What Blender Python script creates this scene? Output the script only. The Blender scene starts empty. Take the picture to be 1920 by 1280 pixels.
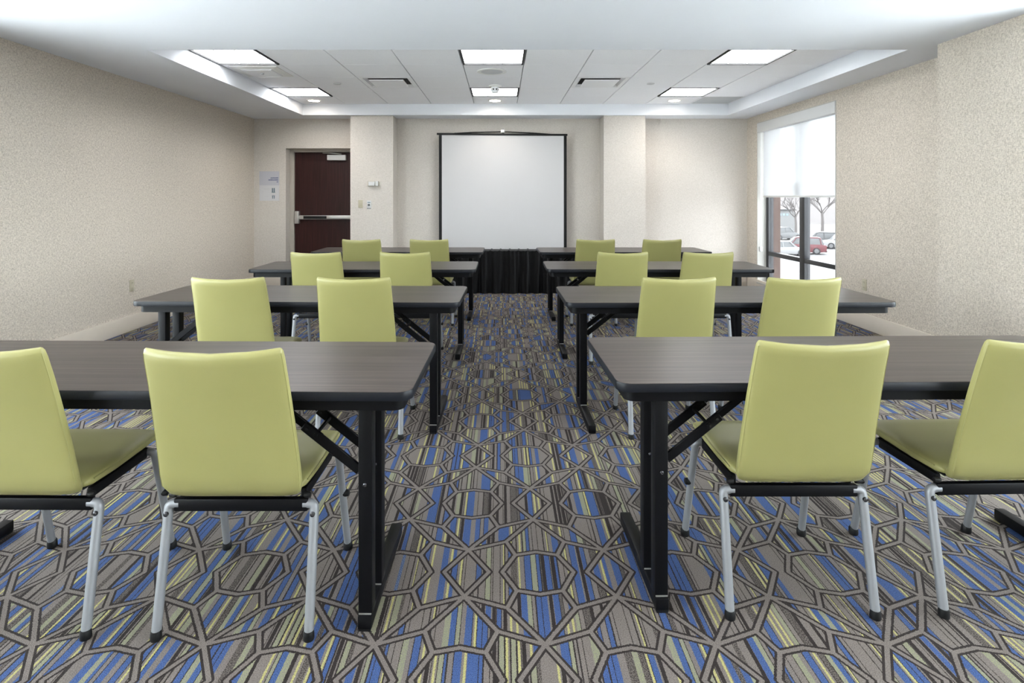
import bpy, bmesh, math, random
from mathutils import Vector, Matrix
random.seed(7)
PI = math.pi
sc = bpy.context.scene
C = sc.collection

# ------------------------------------------------------------------ camera
cam_d = bpy.data.cameras.new('camera')
cam_d.sensor_width = 36.0
cam_d.lens = 36.0 * 1082.7 / 1920.0
cam_d.shift_x = (960 - 939.2) / 1920.0
cam_d.shift_y = (370.5 - 640) / 1920.0
cam_d.clip_start = 0.05
cam_d.clip_end = 600
cam = bpy.data.objects.new('camera', cam_d)
cam.location = (0, 0, 1.311)
cam.rotation_euler = (PI / 2, 0, 0)
C.objects.link(cam)
sc.camera = cam

# ------------------------------------------------------------------ world, exposure
w = bpy.data.worlds.new('overcast_sky')
sc.world = w
w.use_nodes = True
bg = w.node_tree.nodes['Background']
bg.inputs['Color'].default_value = (0.93, 0.97, 1.0, 1)
bg.inputs['Strength'].default_value = 5.0
sc.view_settings.view_transform = 'Standard'
sc.view_settings.look = 'None'
sc.view_settings.gamma = 1.0
sc.view_settings.use_curve_mapping = False
sc.view_settings.exposure = 2.15
TROFFER = 5.0          # emission of the lit fluorescent panels
FILL_PANEL = 4.5     # panels added out of frame to brighten the room
CAN_W = 2.6           # recessed down lights by the screen wall

# room numbers (metres; x right, y away from the camera, z up)
XL, XR = -3.652, 3.640          # side walls
XP = 3.33                       # pier of the right wall
YB = 8.543                      # back wall
YP = 8.22                       # front of the two pilasters
YR = -2.2                       # wall behind the camera
ZS, ZT = 2.479, 2.634           # low ceiling, raised tray
TX0, TX1, TY0, TY1 = -2.799, 3.215, 4.56, 8.161
TILE, GX0, GY0 = 0.605, -0.3788, 4.531

# ------------------------------------------------------------------ material helpers
MATS = {}
class NT:
    def __init__(s, name):
        s.m = bpy.data.materials.new(name); s.m.use_nodes = True
        s.t = s.m.node_tree; s.t.nodes.clear()
        s.out = s.t.nodes.new('ShaderNodeOutputMaterial')
    def n(s, typ, **kw):
        nd = s.t.nodes.new(typ)
        for k, v in kw.items(): setattr(nd, k, v)
        return nd
    def put(s, sock, v):
        if isinstance(v, bpy.types.NodeSocket): s.t.links.new(v, sock)
        elif v is not None:
            try: sock.default_value = v
            except Exception: sock.default_value = tuple(v) + (1,)
    def ma(s, op, a, b=None, c=None, clamp=False):
        nd = s.n('ShaderNodeMath', operation=op); nd.use_clamp = clamp
        s.put(nd.inputs[0], a)
        if b is not None: s.put(nd.inputs[1], b)
        if c is not None: s.put(nd.inputs[2], c)
        return nd.outputs[0]
    def ve(s, op, a, b=None, scale=None):
        nd = s.n('ShaderNodeVectorMath', operation=op)
        s.put(nd.inputs[0], a)
        if b is not None: s.put(nd.inputs[1], b)
        if scale is not None: s.put(nd.inputs['Scale'], scale)
        return nd.outputs['Value'] if op in ('DOT_PRODUCT', 'LENGTH', 'DISTANCE') else nd.outputs[0]
    def mix(s, f, a, b, mode='MIX'):
        nd = s.n('ShaderNodeMix', data_type='RGBA', blend_type=mode)
        s.put(nd.inputs[0], f); s.put(nd.inputs[6], a); s.put(nd.inputs[7], b)
        return nd.outputs[2]
    def noise(s, vec, scale, detail=2, rough=0.5):
        nd = s.n('ShaderNodeTexNoise')
        s.put(nd.inputs['Vector'], vec); nd.inputs['Scale'].default_value = scale
        nd.inputs['Detail'].default_value = detail; nd.inputs['Roughness'].default_value = rough
        return nd.outputs['Fac']
    def ramp(s, f, stops, interp='LINEAR'):
        nd = s.n('ShaderNodeValToRGB'); s.put(nd.inputs[0], f)
        cr = nd.color_ramp; cr.interpolation = interp
        while len(cr.elements) < len(stops): cr.elements.new(0.5)
        for e, (p, c) in zip(cr.elements, stops):
            e.position = p; e.color = (c if isinstance(c, (tuple, list)) else (c, c, c))[:3] + (1,) if isinstance(c, (tuple, list)) else (c, c, c, 1)
        return nd.outputs[0]
    def obj(s): return s.n('ShaderNodeTexCoord').outputs['Object']
    def pos(s): return s.n('ShaderNodeNewGeometry').outputs['Position']
    def mapv(s, vec, scale):
        return s.ve('MULTIPLY', vec, scale)
    def bump(s, h, strength=0.3, dist=0.005):
        nd = s.n('ShaderNodeBump'); nd.inputs['Strength'].default_value = strength
        nd.inputs['Distance'].default_value = dist; s.put(nd.inputs['Height'], h)
        return nd.outputs[0]
    def bsdf(s, col, rough=0.5, metal=0.0, normal=None, spec=0.5, **kw):
        b = s.n('ShaderNodeBsdfPrincipled')
        s.put(b.inputs['Base Color'], col if isinstance(col, bpy.types.NodeSocket) else tuple(col) + (1,))
        s.put(b.inputs['Roughness'], rough); s.put(b.inputs['Metallic'], metal)
        b.inputs['Specular IOR Level'].default_value = spec
        if normal is not None: s.put(b.inputs['Normal'], normal)
        for k, v in kw.items(): s.put(b.inputs[k], v)
        return b.outputs[0]
    def done(s, sh):
        s.t.links.new(sh, s.out.inputs[0]); MATS[s.m.name] = s.m; return s.m

def plain(name, col, rough=0.5, metal=0.0, spec=0.5, var=0.06, vscale=6.0):
    """plain paint / metal / plastic with a faint mottle so that it is not dead flat"""
    t = NT(name)
    f = t.noise(t.obj(), vscale, 3)
    a = tuple(c * (1 - var) for c in col); b = tuple(min(1, c * (1 + var)) for c in col)
    return t.done(t.bsdf(t.mix(f, a + (1,), b + (1,)), rough, metal, spec=spec))

def emit(name, col, strength):
    t = NT(name); e = t.n('ShaderNodeEmission')
    e.inputs[0].default_value = tuple(col) + (1,); e.inputs[1].default_value = strength
    return t.done(e.outputs[0])

def mat_wall(name, base, dark, light):
    t = NT(name); p = t.pos()
    h = t.noise(t.mapv(p, (52, 52, 190)), 1.0, 2, 0.65)       # weft slubs
    v = t.noise(t.mapv(p, (190, 190, 52)), 1.0, 2, 0.65)      # warp slubs
    big = t.noise(p, 55.0, 2, 0.6)
    m = t.ma('MAXIMUM', h, v)
    spots = t.ramp(m, [(0.50, 0.0), (0.68, 1.0)])
    low = t.ramp(t.ma('MINIMUM', h, v), [(0.30, 1.0), (0.44, 0.0)])
    c = t.mix(t.ma('MULTIPLY', spots, 0.75), base + (1,), dark + (1,))
    c = t.mix(t.ma('MULTIPLY', low, 0.6), c, light + (1,))
    c = t.mix(t.ma('MULTIPLY', t.ramp(big, [(0.5, 0.0), (0.7, 1.0)]), 0.35), c, dark + (1,))
    return t.done(t.bsdf(c, 0.75, 0, t.bump(t.ma('SUBTRACT', low, spots), 0.35, 0.003), spec=0.25))

def mat_carpet():
    t = NT('patterned_carpet'); p = t.pos()
    wob = t.noise(p, 260.0, 1)
    wv = t.ma('MULTIPLY_ADD', wob, 0.0052, -0.0026)
    sx = t.n('ShaderNodeSeparateXYZ'); t.put(sx.inputs[0], p)
    X, Y = sx.outputs[0], sx.outputs[1]
    HX, HY = 0.2505, 0.455
    v = t.ma('DIVIDE', t.ma('SUBTRACT', Y, 2.024), HY)
    r = t.ma('FLOOR', t.ma('ADD', v, 0.5))
    fy = t.ma('MULTIPLY', t.ma('SUBTRACT', v, r), HY)
    sg = t.ma('SIGN', fy)
    ay = t.ma('ADD', t.ma('ABSOLUTE', fy), wv)
    u = t.ma('SUBTRACT', t.ma('SUBTRACT', X, 0.130), t.ma('MULTIPLY', r, HX))
    ax = t.ma('ADD', t.ma('PINGPONG', u, HX), wv)
    cm = t.n('ShaderNodeCombineXYZ'); t.put(cm.inputs[0], ax); t.put(cm.inputs[1], ay)
    q = cm.outputs[0]
    segs = [((.125, 0), (.077, .096)), ((.077, .096), (0, .114)), ((.077, .096), (.11, .178)),
            ((.11, .178), (HX, .125)), ((.11, .178), (0, .33)), ((.172, 0), (HX, .125)), ((.1405, .277), (HX, .125))]
    d = None
    for a, b in segs:
        ba = (b[0] - a[0], b[1] - a[1], 0); L2 = ba[0] ** 2 + ba[1] ** 2
        pa = t.ve('SUBTRACT', q, (a[0], a[1], 0))
        h = t.ma('DIVIDE', t.ve('DOT_PRODUCT', pa, ba), L2, clamp=True)
        sb = t.n('ShaderNodeVectorMath', operation='SCALE'); sb.inputs[0].default_value = ba; t.put(sb.inputs['Scale'], h)
        dd = t.ve('DISTANCE', pa, sb.outputs[0])
        d = dd if d is None else t.ma('MINIMUM', d, dd)
    # which cell of the lattice: stripes restart in each
    lt = lambda a, b: t.ma('LESS_THAN', a, b)
    an = lambda a, b: t.ma('MULTIPLY', a, b)
    no = lambda a: t.ma('SUBTRACT', 1.0, a)
    inP = an(lt(t.ma('MULTIPLY_ADD', ay, .5, ax), .125), lt(t.ma('MULTIPLY_ADD', ax, .2338, ay), .114))
    inD = t.ma('GREATER_THAN', t.ma('MULTIPLY_ADD', ay, -.628, ax), .172)
    cap = an(an(lt(t.ma('MULTIPLY_ADD', ay, -.4024, ax), .0384), lt(t.ma('MULTIPLY_ADD', ay, .7237, ax), .2388)), no(inP))
    capB = t.ma('GREATER_THAN', t.ma('MULTIPLY_ADD', ay, .7237, ax), .341)
    kite = t.ma('GREATER_THAN', t.ma('MULTIPLY_ADD', ax, .3772, ay), .2195)
    lerp = lambda a, b, f: t.ma('MULTIPLY_ADD', t.ma('SUBTRACT', b, a), f, a)
    s = t.n('ShaderNodeValue'); s.outputs[0].default_value = .71; s = s.outputs[0]
    s = lerp(s, t.ma('ADD', sg, .53), kite)
    s = lerp(s, t.ma('ADD', sg, .13), t.ma('MAXIMUM', cap, capB))
    s = lerp(s, .37, inD)
    s = lerp(s, .0, inP)
    seed = t.ma('MULTIPLY_ADD', r, 2.0, s)
    W = t.ma('MULTIPLY_ADD', seed, 91.7, t.ma('MULTIPLY', t.ma('ADD', X, wv), 58.0))
    vo = t.n('ShaderNodeTexVoronoi', voronoi_dimensions='1D', feature='F1'); vo.inputs['Scale'].default_value = 1.0
    t.put(vo.inputs['W'], W)
    ve = t.n('ShaderNodeTexVoronoi', voronoi_dimensions='1D', feature='DISTANCE_TO_EDGE'); ve.inputs['Scale'].default_value = 1.0
    t.put(ve.inputs['W'], W)
    sr = t.n('ShaderNodeSeparateColor'); t.put(sr.inputs[0], vo.outputs['Color'])
    taupe, dark, blue = (.136, .117, .106), (.024, .019, .018), (.036, .066, .17)
    yel, grn = (.30, .275, .115), (.235, .25, .145)
    lblue = (.105, .135, .205)
    speck = t.ramp(t.noise(t.mapv(p, (330, 330, 330)), 1.0, 1), [(0.46, 0.0), (0.54, 1.0)])
    rnd = sr.outputs[0]; df = vo.outputs['Distance']
    stripe = t.ramp(rnd, [(0, taupe), (.32, blue), (.58, dark), (.70, yel), (.84, taupe), (.91, grn)], 'CONSTANT')
    alt = t.ramp(rnd, [(0, taupe), (.32, lblue), (.58, dark), (.70, yel), (.84, dark), (.91, taupe)], 'CONSTANT')
    col = t.mix(speck, stripe, alt)
    fine = t.ramp(t.noise(t.mapv(p, (500, 500, 500)), 1.0, 1), [(0.55, 0.0), (0.66, 0.55)])
    isb = an(t.ma('GREATER_THAN', rnd, .32), lt(rnd, .58))
    col = t.mix(isb, col, t.mix(fine, blue + (1,), lblue + (1,)))
    thin = an(an(t.ma('GREATER_THAN', rnd, .58), lt(rnd, .84)), t.ma('GREATER_THAN', df, t.ma('MULTIPLY_ADD', lt(rnd, .70), .14, .20)))
    col = t.mix(thin, col, taupe + (1,))
    edge = an(lt(ve.outputs['Distance'], .13), lt(sr.outputs[1], .38))
    col = t.mix(edge, col, dark + (1,))
    line = lt(d, .0066); bord = lt(d, .0138)
    col = t.mix(bord, col, dark + (1,))
    col = t.mix(line, col, taupe + (1,))
    pile = t.noise(p, 330.0, 2, 0.6)
    col = t.mix(1.0, col, t.ramp(pile, [(0.28, 0.55), (0.72, 1.40)]), 'MULTIPLY')
    return t.done(t.bsdf(col, 0.95, 0, t.bump(pile, 0.6, 0.004), spec=0.1))

def mat_laminate():
    t = NT('dark_wood_laminate'); p = t.obj()
    a = t.noise(t.mapv(p, (2.2, 150, 20)), 1.0, 3, 0.65)
    b = t.noise(t.mapv(p, (0.8, 38, 20)), 1.0, 2, 0.6)
    f = t.ma('MULTIPLY_ADD', a, 0.65, t.ma('MULTIPLY', b, 0.35))
    c = t.ramp(f, [(0.32, (.016, .012, .010)), (0.50, (.044, .034, .029)), (0.66, (.088, .071, .061))])
    return t.done(t.bsdf(c, 0.34, 0, t.bump(a, 0.08, 0.001), spec=0.28))

def mat_door():
    t = NT('dark_mahogany_veneer'); p = t.obj()
    a = t.noise(t.mapv(p, (70, 70, 2.2)), 1.0, 3, 0.6)
    c = t.ramp(a, [(0.3, (.016, .0045, .004)), (0.7, (.042, .011, .0095))])
    return t.done(t.bsdf(c, 0.42, 0, t.bump(a, 0.1, 0.001), spec=0.25))

def mat_vinyl():
    t = NT('olive_vinyl'); p = t.obj()
    n = t.noise(p, 240.0, 2); b = t.noise(p, 5.0, 2)
    c = t.mix(b, (.245, .231, .083, 1), (.280, .262, .101, 1))
    return t.done(t.bsdf(c, 0.42, 0, t.bump(n, 0.12, 0.001), spec=0.45))

def mat_blind():
    t = NT('sheer_roller_fabric'); p = t.pos()
    wv = t.noise(t.mapv(p, (1, 500, 500)), 1.0, 1)
    col = t.mix(wv, (.84, .85, .86, 1), (.93, .94, .95, 1))
    df = t.n('ShaderNodeBsdfDiffuse'); t.put(df.inputs[0], col)
    tl = t.n('ShaderNodeBsdfTranslucent'); t.put(tl.inputs[0], (.19, .193, .197, 1))
    tr = t.n('ShaderNodeBsdfTransparent'); t.put(tr.inputs[0], (.95, .97, 1, 1))
    m1 = t.n('ShaderNodeMixShader'); m1.inputs[0].default_value = 0.55
    t.t.links.new(df.outputs[0], m1.inputs[1]); t.t.links.new(tl.outputs[0], m1.inputs[2])
    m2 = t.n('ShaderNodeMixShader'); m2.inputs[0].default_value = 0.03
    t.t.links.new(m1.outputs[0], m2.inputs[1]); t.t.links.new(tr.outputs[0], m2.inputs[2])
    return t.done(m2.outputs[0])

def mat_glass(name, tint):
    t = NT(name)
    tr = t.n('ShaderNodeBsdfTransparent'); t.put(tr.inputs[0], tint)
    gl = t.n('ShaderNodeBsdfGlossy'); gl.inputs['Roughness'].default_value = 0.02
    lw = t.n('ShaderNodeLayerWeight'); lw.inputs[0].default_value = 0.5
    fac = t.ma('MULTIPLY_ADD', t.ma('POWER', lw.outputs['Facing'], 5.0), 0.5, 0.03)
    mx = t.n('ShaderNodeMixShader')
    t.t.links.new(fac, mx.inputs[0]); t.t.links.new(tr.outputs[0], mx.inputs[1]); t.t.links.new(gl.outputs[0], mx.inputs[2])
    return t.done(mx.outputs[0])

def mat_tile():
    t = NT('mineral_ceiling_tile'); p = t.pos()
    n = t.noise(p, 170.0, 3, 0.7)
    c = t.mix(t.ramp(n, [(0.35, 0.0), (0.5, 1.0)]), (.86, .865, .89, 1), (.92, .925, .95, 1))
    return t.done(t.bsdf(c, 0.9, 0, t.bump(n, 0.2, 0.002), spec=0.1))

def mat_cloth():
    t = NT('black_satin_cloth'); p = t.obj()
    n = t.noise(p, 300.0, 2)
    return t.done(t.bsdf(t.mix(n, (.001, .001, .0013, 1), (.003, .003, .0036, 1)), 0.45, 0, t.bump(n, 0.1, 0.001), spec=0.15))

def mat_diffuser():
    """fluorescent lens: prismatic cells read as faintly uneven light"""
    t = NT('lit_prismatic_lens'); p = t.obj()
    n = t.noise(t.mapv(p, (4, 9, 1)), 1.0, 2)
    e = t.n('ShaderNodeEmission')
    t.put(e.inputs[0], t.mix(n, (.93, .97, 1, 1), (1, 1, 1, 1))); e.inputs[1].default_value = TROFFER
    return t.done(e.outputs[0])

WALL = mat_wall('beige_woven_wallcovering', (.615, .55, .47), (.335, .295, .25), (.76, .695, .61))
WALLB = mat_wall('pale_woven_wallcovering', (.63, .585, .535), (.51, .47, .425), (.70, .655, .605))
CARPET = mat_carpet(); LAM = mat_laminate(); DOORM = mat_door(); VINYL = mat_vinyl(); BLIND = mat_blind()
GLASS = mat_glass('window_glass', (.93, .96, .96, 1)); TINTED = mat_glass('dimmed_window_glass', (.70, .71, .715, 1)); TILEM = mat_tile(); CLOTH = mat_cloth(); LENS = mat_diffuser()  # second glass is tinted only to cut daylight through the visible window
CEIL = plain('ceiling_paint', (.79, .81, .855), 0.85, spec=0.2, var=0.02, vscale=3)
BASE = plain('beige_baseboard', (.58, .52, .445), 0.45, var=0.05)
BLACK = plain('black_powder_coat', (.0028, .0028, .0036), 0.45, spec=0.13, var=0.15, vscale=30)
EDGE = plain('black_edge_band', (.006, .007, .010), 0.42, spec=0.2, var=0.1, vscale=30)
SILVER = plain('silver_tube', (.22, .225, .24), 0.48, 0.45, var=0.05, vscale=20)
STEEL = plain('brushed_steel', (.50, .49, .47), 0.35, 0.8, var=0.08, vscale=40)
BOLTM = plain('dark_bolt', (.05, .05, .055), 0.25, 0.6)
PLASTIC = plain('black_plastic', (.005, .005, .0055), 0.5, spec=0.25)
WHITE = plain('white_plastic', (.60, .60, .595), 0.45, var=0.03)
CWHITE = plain('white_ceiling_metal', (.84, .845, .86), 0.5, var=0.02)
PALE = plain('pale_ceiling_fitting', (.80, .80, .78), 0.5, var=0.03)
IVORY = plain('ivory_plastic', (.46, .42, .31), 0.45, var=0.03)
FRAMEG = plain('taupe_door_frame', (.40, .365, .32), 0.5, var=0.04)
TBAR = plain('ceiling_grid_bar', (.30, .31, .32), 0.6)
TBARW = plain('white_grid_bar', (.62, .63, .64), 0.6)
SCREEN = plain('matte_white_screen', (.52, .515, .52), 0.85, spec=0.1, var=0.03, vscale=1.5)
ALU = plain('bronze_window_frame', (.016, .017, .020), 0.45, 0.0, var=0.1)
PAPER = plain('white_sign_paper', (.60, .595, .61), 0.6, var=0.02)
LAVENDER = plain('pale_grey_sign_plate', (.49, .49, .54), 0.5, var=0.02)
INK = plain('blue_grey_ink', (.10, .12, .24), 0.6)
INK2 = plain('slate_ink', (.13, .19, .23), 0.6)
INK3 = plain('pale_grey_ink', (.50, .50, .52), 0.6)
GREYV = plain('grey_vent_metal', (.58, .59, .60), 0.6)
DARKV = plain('dark_vent_gap', (.03, .03, .03), 0.8)
CANL = emit('warm_lamp_disc', (1.0, .88, .72), 9.0)

# ------------------------------------------------------------------ mesh helpers
class MB:
    def __init__(s): s.v = []; s.f = []
    def add(s, vs, fs):
        o = len(s.v); s.v += [tuple(v) for v in vs]; s.f += [tuple(i + o for i in f) for f in fs]; return s
    def box(s, x0, x1, y0, y1, z0, z1):
        vs = [(x, y, z) for z in (z0, z1) for y in (y0, y1) for x in (x0, x1)]
        return s.add(vs, [(0, 2, 3, 1), (4, 5, 7, 6), (0, 1, 5, 4), (2, 6, 7, 3), (0, 4, 6, 2), (1, 3, 7, 5)])
    def rings(s, rs, cap=True, closed=False):
        n = len(rs[0]); vs = [p for r in rs for p in r]; fs = []
        m = len(rs)
        for i in range(m if closed else m - 1):
            j = (i + 1) % m
            for k in range(n):
                l = (k + 1) % n
                fs.append((i * n + k, i * n + l, j * n + l, j * n + k))
        if cap and not closed:
            fs.append(tuple(range(n - 1, -1, -1))); fs.append(tuple((m - 1) * n + k for k in range(n)))
        return s.add(vs, fs)
    def tube(s, pts, r, n=10, closed=False):
        pts = [Vector(p) for p in pts]; rs = []; m = len(pts)
        rr = r if isinstance(r, (list, tuple)) else [r] * m
        prev = None
        for i, p in enumerate(pts):
            if closed: t = (pts[(i + 1) % m] - pts[i - 1])
            else: t = (pts[min(i + 1, m - 1)] - pts[max(i - 1, 0)])
            t.normalize()
            ref = prev if prev is not None else (Vector((0, 0, 1)) if abs(t.z) < 0.9 else Vector((1, 0, 0)))
            a = (ref - t * ref.dot(t)).normalized(); b = t.cross(a); prev = a
            rs.append([p + (a * math.cos(2 * PI * k / n) + b * math.sin(2 * PI * k / n)) * rr[i] for k in range(n)])
        return s.rings(rs, True, closed)
    def lathe(s, c, prof, n=24, axis='z'):
        rs = []
        for r, h in prof:
            ring = []
            for k in range(n):
                a = 2 * PI * k / n; u, v = r * math.cos(a), r * math.sin(a)
                ring.append({'z': (c[0] + u, c[1] + v, c[2] + h), 'x': (c[0] + h, c[1] + u, c[2] + v), 'y': (c[0] + v, c[1] + h, c[2] + u)}[axis])
            rs.append(ring)
        return s.rings(rs)
    def build(s, name, mat, parent=None, smooth=False, bevel=0, seg=2, angle=40):
        me = bpy.data.meshes.new(name); me.from_pydata(s.v, [], s.f); me.update()
        bm = bmesh.new(); bm.from_mesh(me)
        bmesh.ops.recalc_face_normals(bm, faces=bm.faces)
        if bevel:
            es = [e for e in bm.edges if len(e.link_faces) == 2 and e.calc_face_angle(0) > 0.6]
            bmesh.ops.bevel(bm, geom=es, offset=bevel, segments=seg, profile=0.5, affect='EDGES', clamp_overlap=True)
        bm.to_mesh(me); bm.free()
        if smooth or bevel:
            for pl in me.polygons: pl.use_smooth = True
            me.set_sharp_from_angle(angle=math.radians(angle))
        me.materials.append(mat)
        o = bpy.data.objects.new(name, me); C.objects.link(o)
        if parent is not None: o.parent = parent
        return o

def rrect(hx, hy, r, z, n=6, cx=0, cy=0):
    pts = []
    for sx, sy, a0 in ((1, 1, 0), (-1, 1, 90), (-1, -1, 180), (1, -1, 270)):
        for k in range(n + 1):
            a = math.radians(a0 + 90 * k / n)
            pts.append((cx + sx * (hx - r) + r * math.cos(a), cy + sy * (hy - r) + r * math.sin(a), z))
    return pts

def tag(o, label=None, cat=None, group=None, kind=None):
    if label: o['label'] = label
    if cat: o['category'] = cat
    if group: o['group'] = group
    if kind: o['kind'] = kind
    return o
def thing(name, label, cat, loc=(0, 0, 0), rz=0, group=None):
    o = bpy.data.objects.new(name, None); o.empty_display_size = 0.1
    C.objects.link(o); o.location = loc; o.rotation_euler = (0, 0, rz)
    return tag(o, label, cat, group)
def clone(o, parent=None):
    c = o.copy(); C.objects.link(c); c.parent = parent
    for ch in list(o.children): clone(ch, c)
    return c
def struct(mb, name, mat, parent=None, **kw):
    o = mb.build(name, mat, parent, **kw)
    if parent is None: o['kind'] = 'structure'
    return o

# ------------------------------------------------------------------ shell
floor = struct(MB().box(XL - .22, XR + .22, YR - .22, YB + .35, -.12, 0), 'floor', CARPET)
# right wall with window opening, and the pier near the camera
WY0, WY1, WZ0, WZ1 = 6.269, 8.196, 0.10, 2.37
wr = MB()
wr.box(XR, XR + .22, 4.403, WY0, 0, 2.9); wr.box(XR, XR + .22, WY1, YB + .35, 0, 2.9)
wr.box(XR, XR + .22, WY0, WY1, 0, WZ0); wr.box(XR, XR + .22, WY0, WY1, WZ1, 2.9)
ADDED_WINDOWS = [(-1.9, .6), (1.1, 3.5)]      # unseen windows added beside and behind the camera to light the ceiling
ya = YR - .12
for a_, b_ in ADDED_WINDOWS:
    wr.box(XP, XR + .22, ya, a_, 0, 2.9); wr.box(XP, XR + .22, a_, b_, 0, WZ0); wr.box(XP, XR + .22, a_, b_, WZ1, 2.9); ya = b_
wr.box(XP, XR + .22, ya, 4.403, 0, 2.9)
struct(wr, 'wall_right', WALL)
struct(MB().box(XL, XR, YR - .22, YR, 0, 2.9), 'wall_rear', WALL)
wl = MB(); ya = YR - .22
for a_, b_ in ADDED_WINDOWS:
    wl.box(XL - .22, XL, ya, a_, 0, 2.9); wl.box(XL - .22, XL, a_, b_, 0, WZ0); wl.box(XL - .22, XL, a_, b_, WZ1, 2.9); ya = b_
wl.box(XL - .22, XL, ya, YB + .35, 0, 2.9)
struct(wl, 'wall_left', WALL)
# back wall: door opening left, two pilasters
DX0, DX1, DZ1 = -3.182, -2.10, 2.041
wb = MB()
wb.box(XL, DX0, YB, YB + .35, 0, 2.9); wb.box(DX0, DX1, YB, YB + .35, DZ1, 2.9); wb.box(DX1, XR, YB, YB + .35, 0, 2.9)
wb.box(-2.143, -1.535, YP, YB, 0, 2.9); wb.box(1.464, 2.056, YP, YB, 0, 2.9)
struct(wb, 'wall_back', WALLB)
# baseboards
bb_prof = .155
struct(MB().box(XL, XL + .014, YR, YB, 0, bb_prof), 'baseboard_left', BASE, bevel=.004)
struct(MB().box(XR - .014, XR, 4.417, WY1 + .30, 0, bb_prof).box(XP - .014, XP, YR, 4.403, 0, bb_prof).box(XP - .014, XR, 4.403, 4.417, 0, bb_prof),
       'baseboard_right', BASE, bevel=.004)
bb = MB()
for x0, x1, y in ((XL + .014, DX0, YB), (-2.143, -1.535, YP), (-1.535, 1.464, YB), (1.464, 2.056, YP), (2.056, XR - .014, YB)):
    bb.box(x0, x1, y - .014, y, 0, bb_prof)
struct(bb, 'baseboard_back', BASE, bevel=.004)
# ceiling: low soffit all round, raised tray with lay-in tiles
ce = MB()
ce.box(XL, XR, YR, TY0, ZS, 2.95); ce.box(XL, TX0, TY0, TY1, ZS, 2.95); ce.box(TX1, XR, TY0, TY1, ZS, 2.95); ce.box(XL, XR, TY1, YB, ZS, 2.95)
ceil = struct(ce, 'ceiling', CEIL)
struct(MB().box(TX0, TX1, TY0, TY1, ZT + .03, 2.95), 'tray_backing', TBAR, ceil)

cols = [GX0 + k * TILE for k in range(-4, 7)]; cols[-1] = TX1
rows = [GY0 + k * TILE for k in range(0, 7)]; rows[0] = TY0
lights = {(0, 1), (4, 1), (8, 1), (0, 4), (4, 4), (8, 4)}
vents = {(2, 3), (6, 3)}; returns = {(9, 5)}; sq = {(0, 2)}
tmesh = {}
for i in range(10):
    for j in range(6):
        if (i, j) in lights | vents | returns: continue
        x0, x1, y0, y1 = cols[i], cols[i + 1], rows[j], rows[j + 1]
        key = (round(x1 - x0, 3), round(y1 - y0, 3))
        if key not in tmesh:
            hx, hy = key[0] / 2 - .0045, key[1] / 2 - .0012
            o = MB().box(-hx, hx, -hy, hy, 0, .018).build('ceiling_tile', TILEM, ceil, bevel=.003, seg=1)
            tmesh[key] = o.data
        else:
            o = bpy.data.objects.new('ceiling_tile', tmesh[key]); C.objects.link(o); o.parent = ceil
        o.location = ((x0 + x1) / 2, (y0 + y1) / 2, ZT)
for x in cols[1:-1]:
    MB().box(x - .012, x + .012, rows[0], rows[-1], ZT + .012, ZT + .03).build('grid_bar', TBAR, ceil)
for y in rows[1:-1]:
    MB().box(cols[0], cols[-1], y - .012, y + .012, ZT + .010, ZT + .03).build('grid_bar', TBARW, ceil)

# ------------------------------------------------------------------ window, blind
REV = plain('painted_window_reveal', (.46, .45, .42), 0.6, var=0.02)
FX0, FX1 = XR + .12, XR + .19
def make_window(name, WY0, WY1, WZ0, WZ1, x_in, MY0, MY1, GLASS=GLASS):
    """bronze frame, one mullion, one low transom, four panes, painted reveal; built in the right wall"""
    win = MB()
    win.box(FX0, FX1, WY0, WY0 + .075, WZ0, WZ1).box(FX0, FX1, WY1 - .085, WY1, WZ0, WZ1)
    win.box(FX0, FX1, WY0 + .075, WY1 - .085, WZ0, WZ0 + .06).box(FX0, FX1, WY0 + .075, WY1 - .085, WZ1 - .06, WZ1)
    window = struct(win, name, ALU)
    MB().box(FX0 - .004, FX1, MY0, MY1, WZ0 + .06, WZ1 - .06).build('mullion', ALU, window, bevel=.003)
    for a, b in ((WY0 + .075, MY0), (MY1, WY1 - .085)):
        MB().box(FX0 - .002, FX1, a, b, .500, .555).build('transom', ALU, window, bevel=.003)
        MB().box(FX0 + .03, FX0 + .036, a, b, WZ0 + .06, .500).build('pane', GLASS, window)
        MB().box(FX0 + .03, FX0 + .036, a, b, .555, WZ1 - .06).build('pane', GLASS, window)
    rv = MB().box(x_in - .004, FX0, WY1 - .012, WY1, WZ0, WZ1).box(x_in - .004, FX0, WY0, WY0 + .012, WZ0, WZ1)
    rv.box(x_in - .004, FX0, WY0 + .012, WY1 - .012, WZ1 - .012, WZ1)
    rv.build('window_reveal', REV, window)
    MB().box(x_in - .02, FX0, WY0 + .012, WY1 - .012, WZ0, WZ0 + .025).build('window_sill', REV, window, bevel=.004)
    return window
window = make_window('window_1', WY0, WY1, WZ0, WZ1, XR, 7.15, 7.265, TINTED)
MB().box(XR + .19, XR + .30, WY1 - .055, WY1 + .3, -4.0, 2.9).build('brick_return', plain('pink_brick', (.075, .052, .045), 0.9, spec=0.1, var=0.2, vscale=14), window)
for k, (a_, b_) in enumerate(ADDED_WINDOWS):  # right wall: unseen windows put in for more daylight
    make_window('window_%d' % (k + 2), a_, b_, WZ0, WZ1, XP, (a_ + b_) / 2 - .06, (a_ + b_) / 2 + .06)
for k, (a_, b_) in enumerate(ADDED_WINDOWS):  # left wall: invented windows, daylight from the other side
    o = make_window('window_%d' % (k + 4), -b_, -a_, WZ0, WZ1, XR, -(a_ + b_) / 2 - .06, -(a_ + b_) / 2 + .06)
    o.location = (XL + XR, 0, 0); o.rotation_euler = (0, 0, PI)

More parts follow.
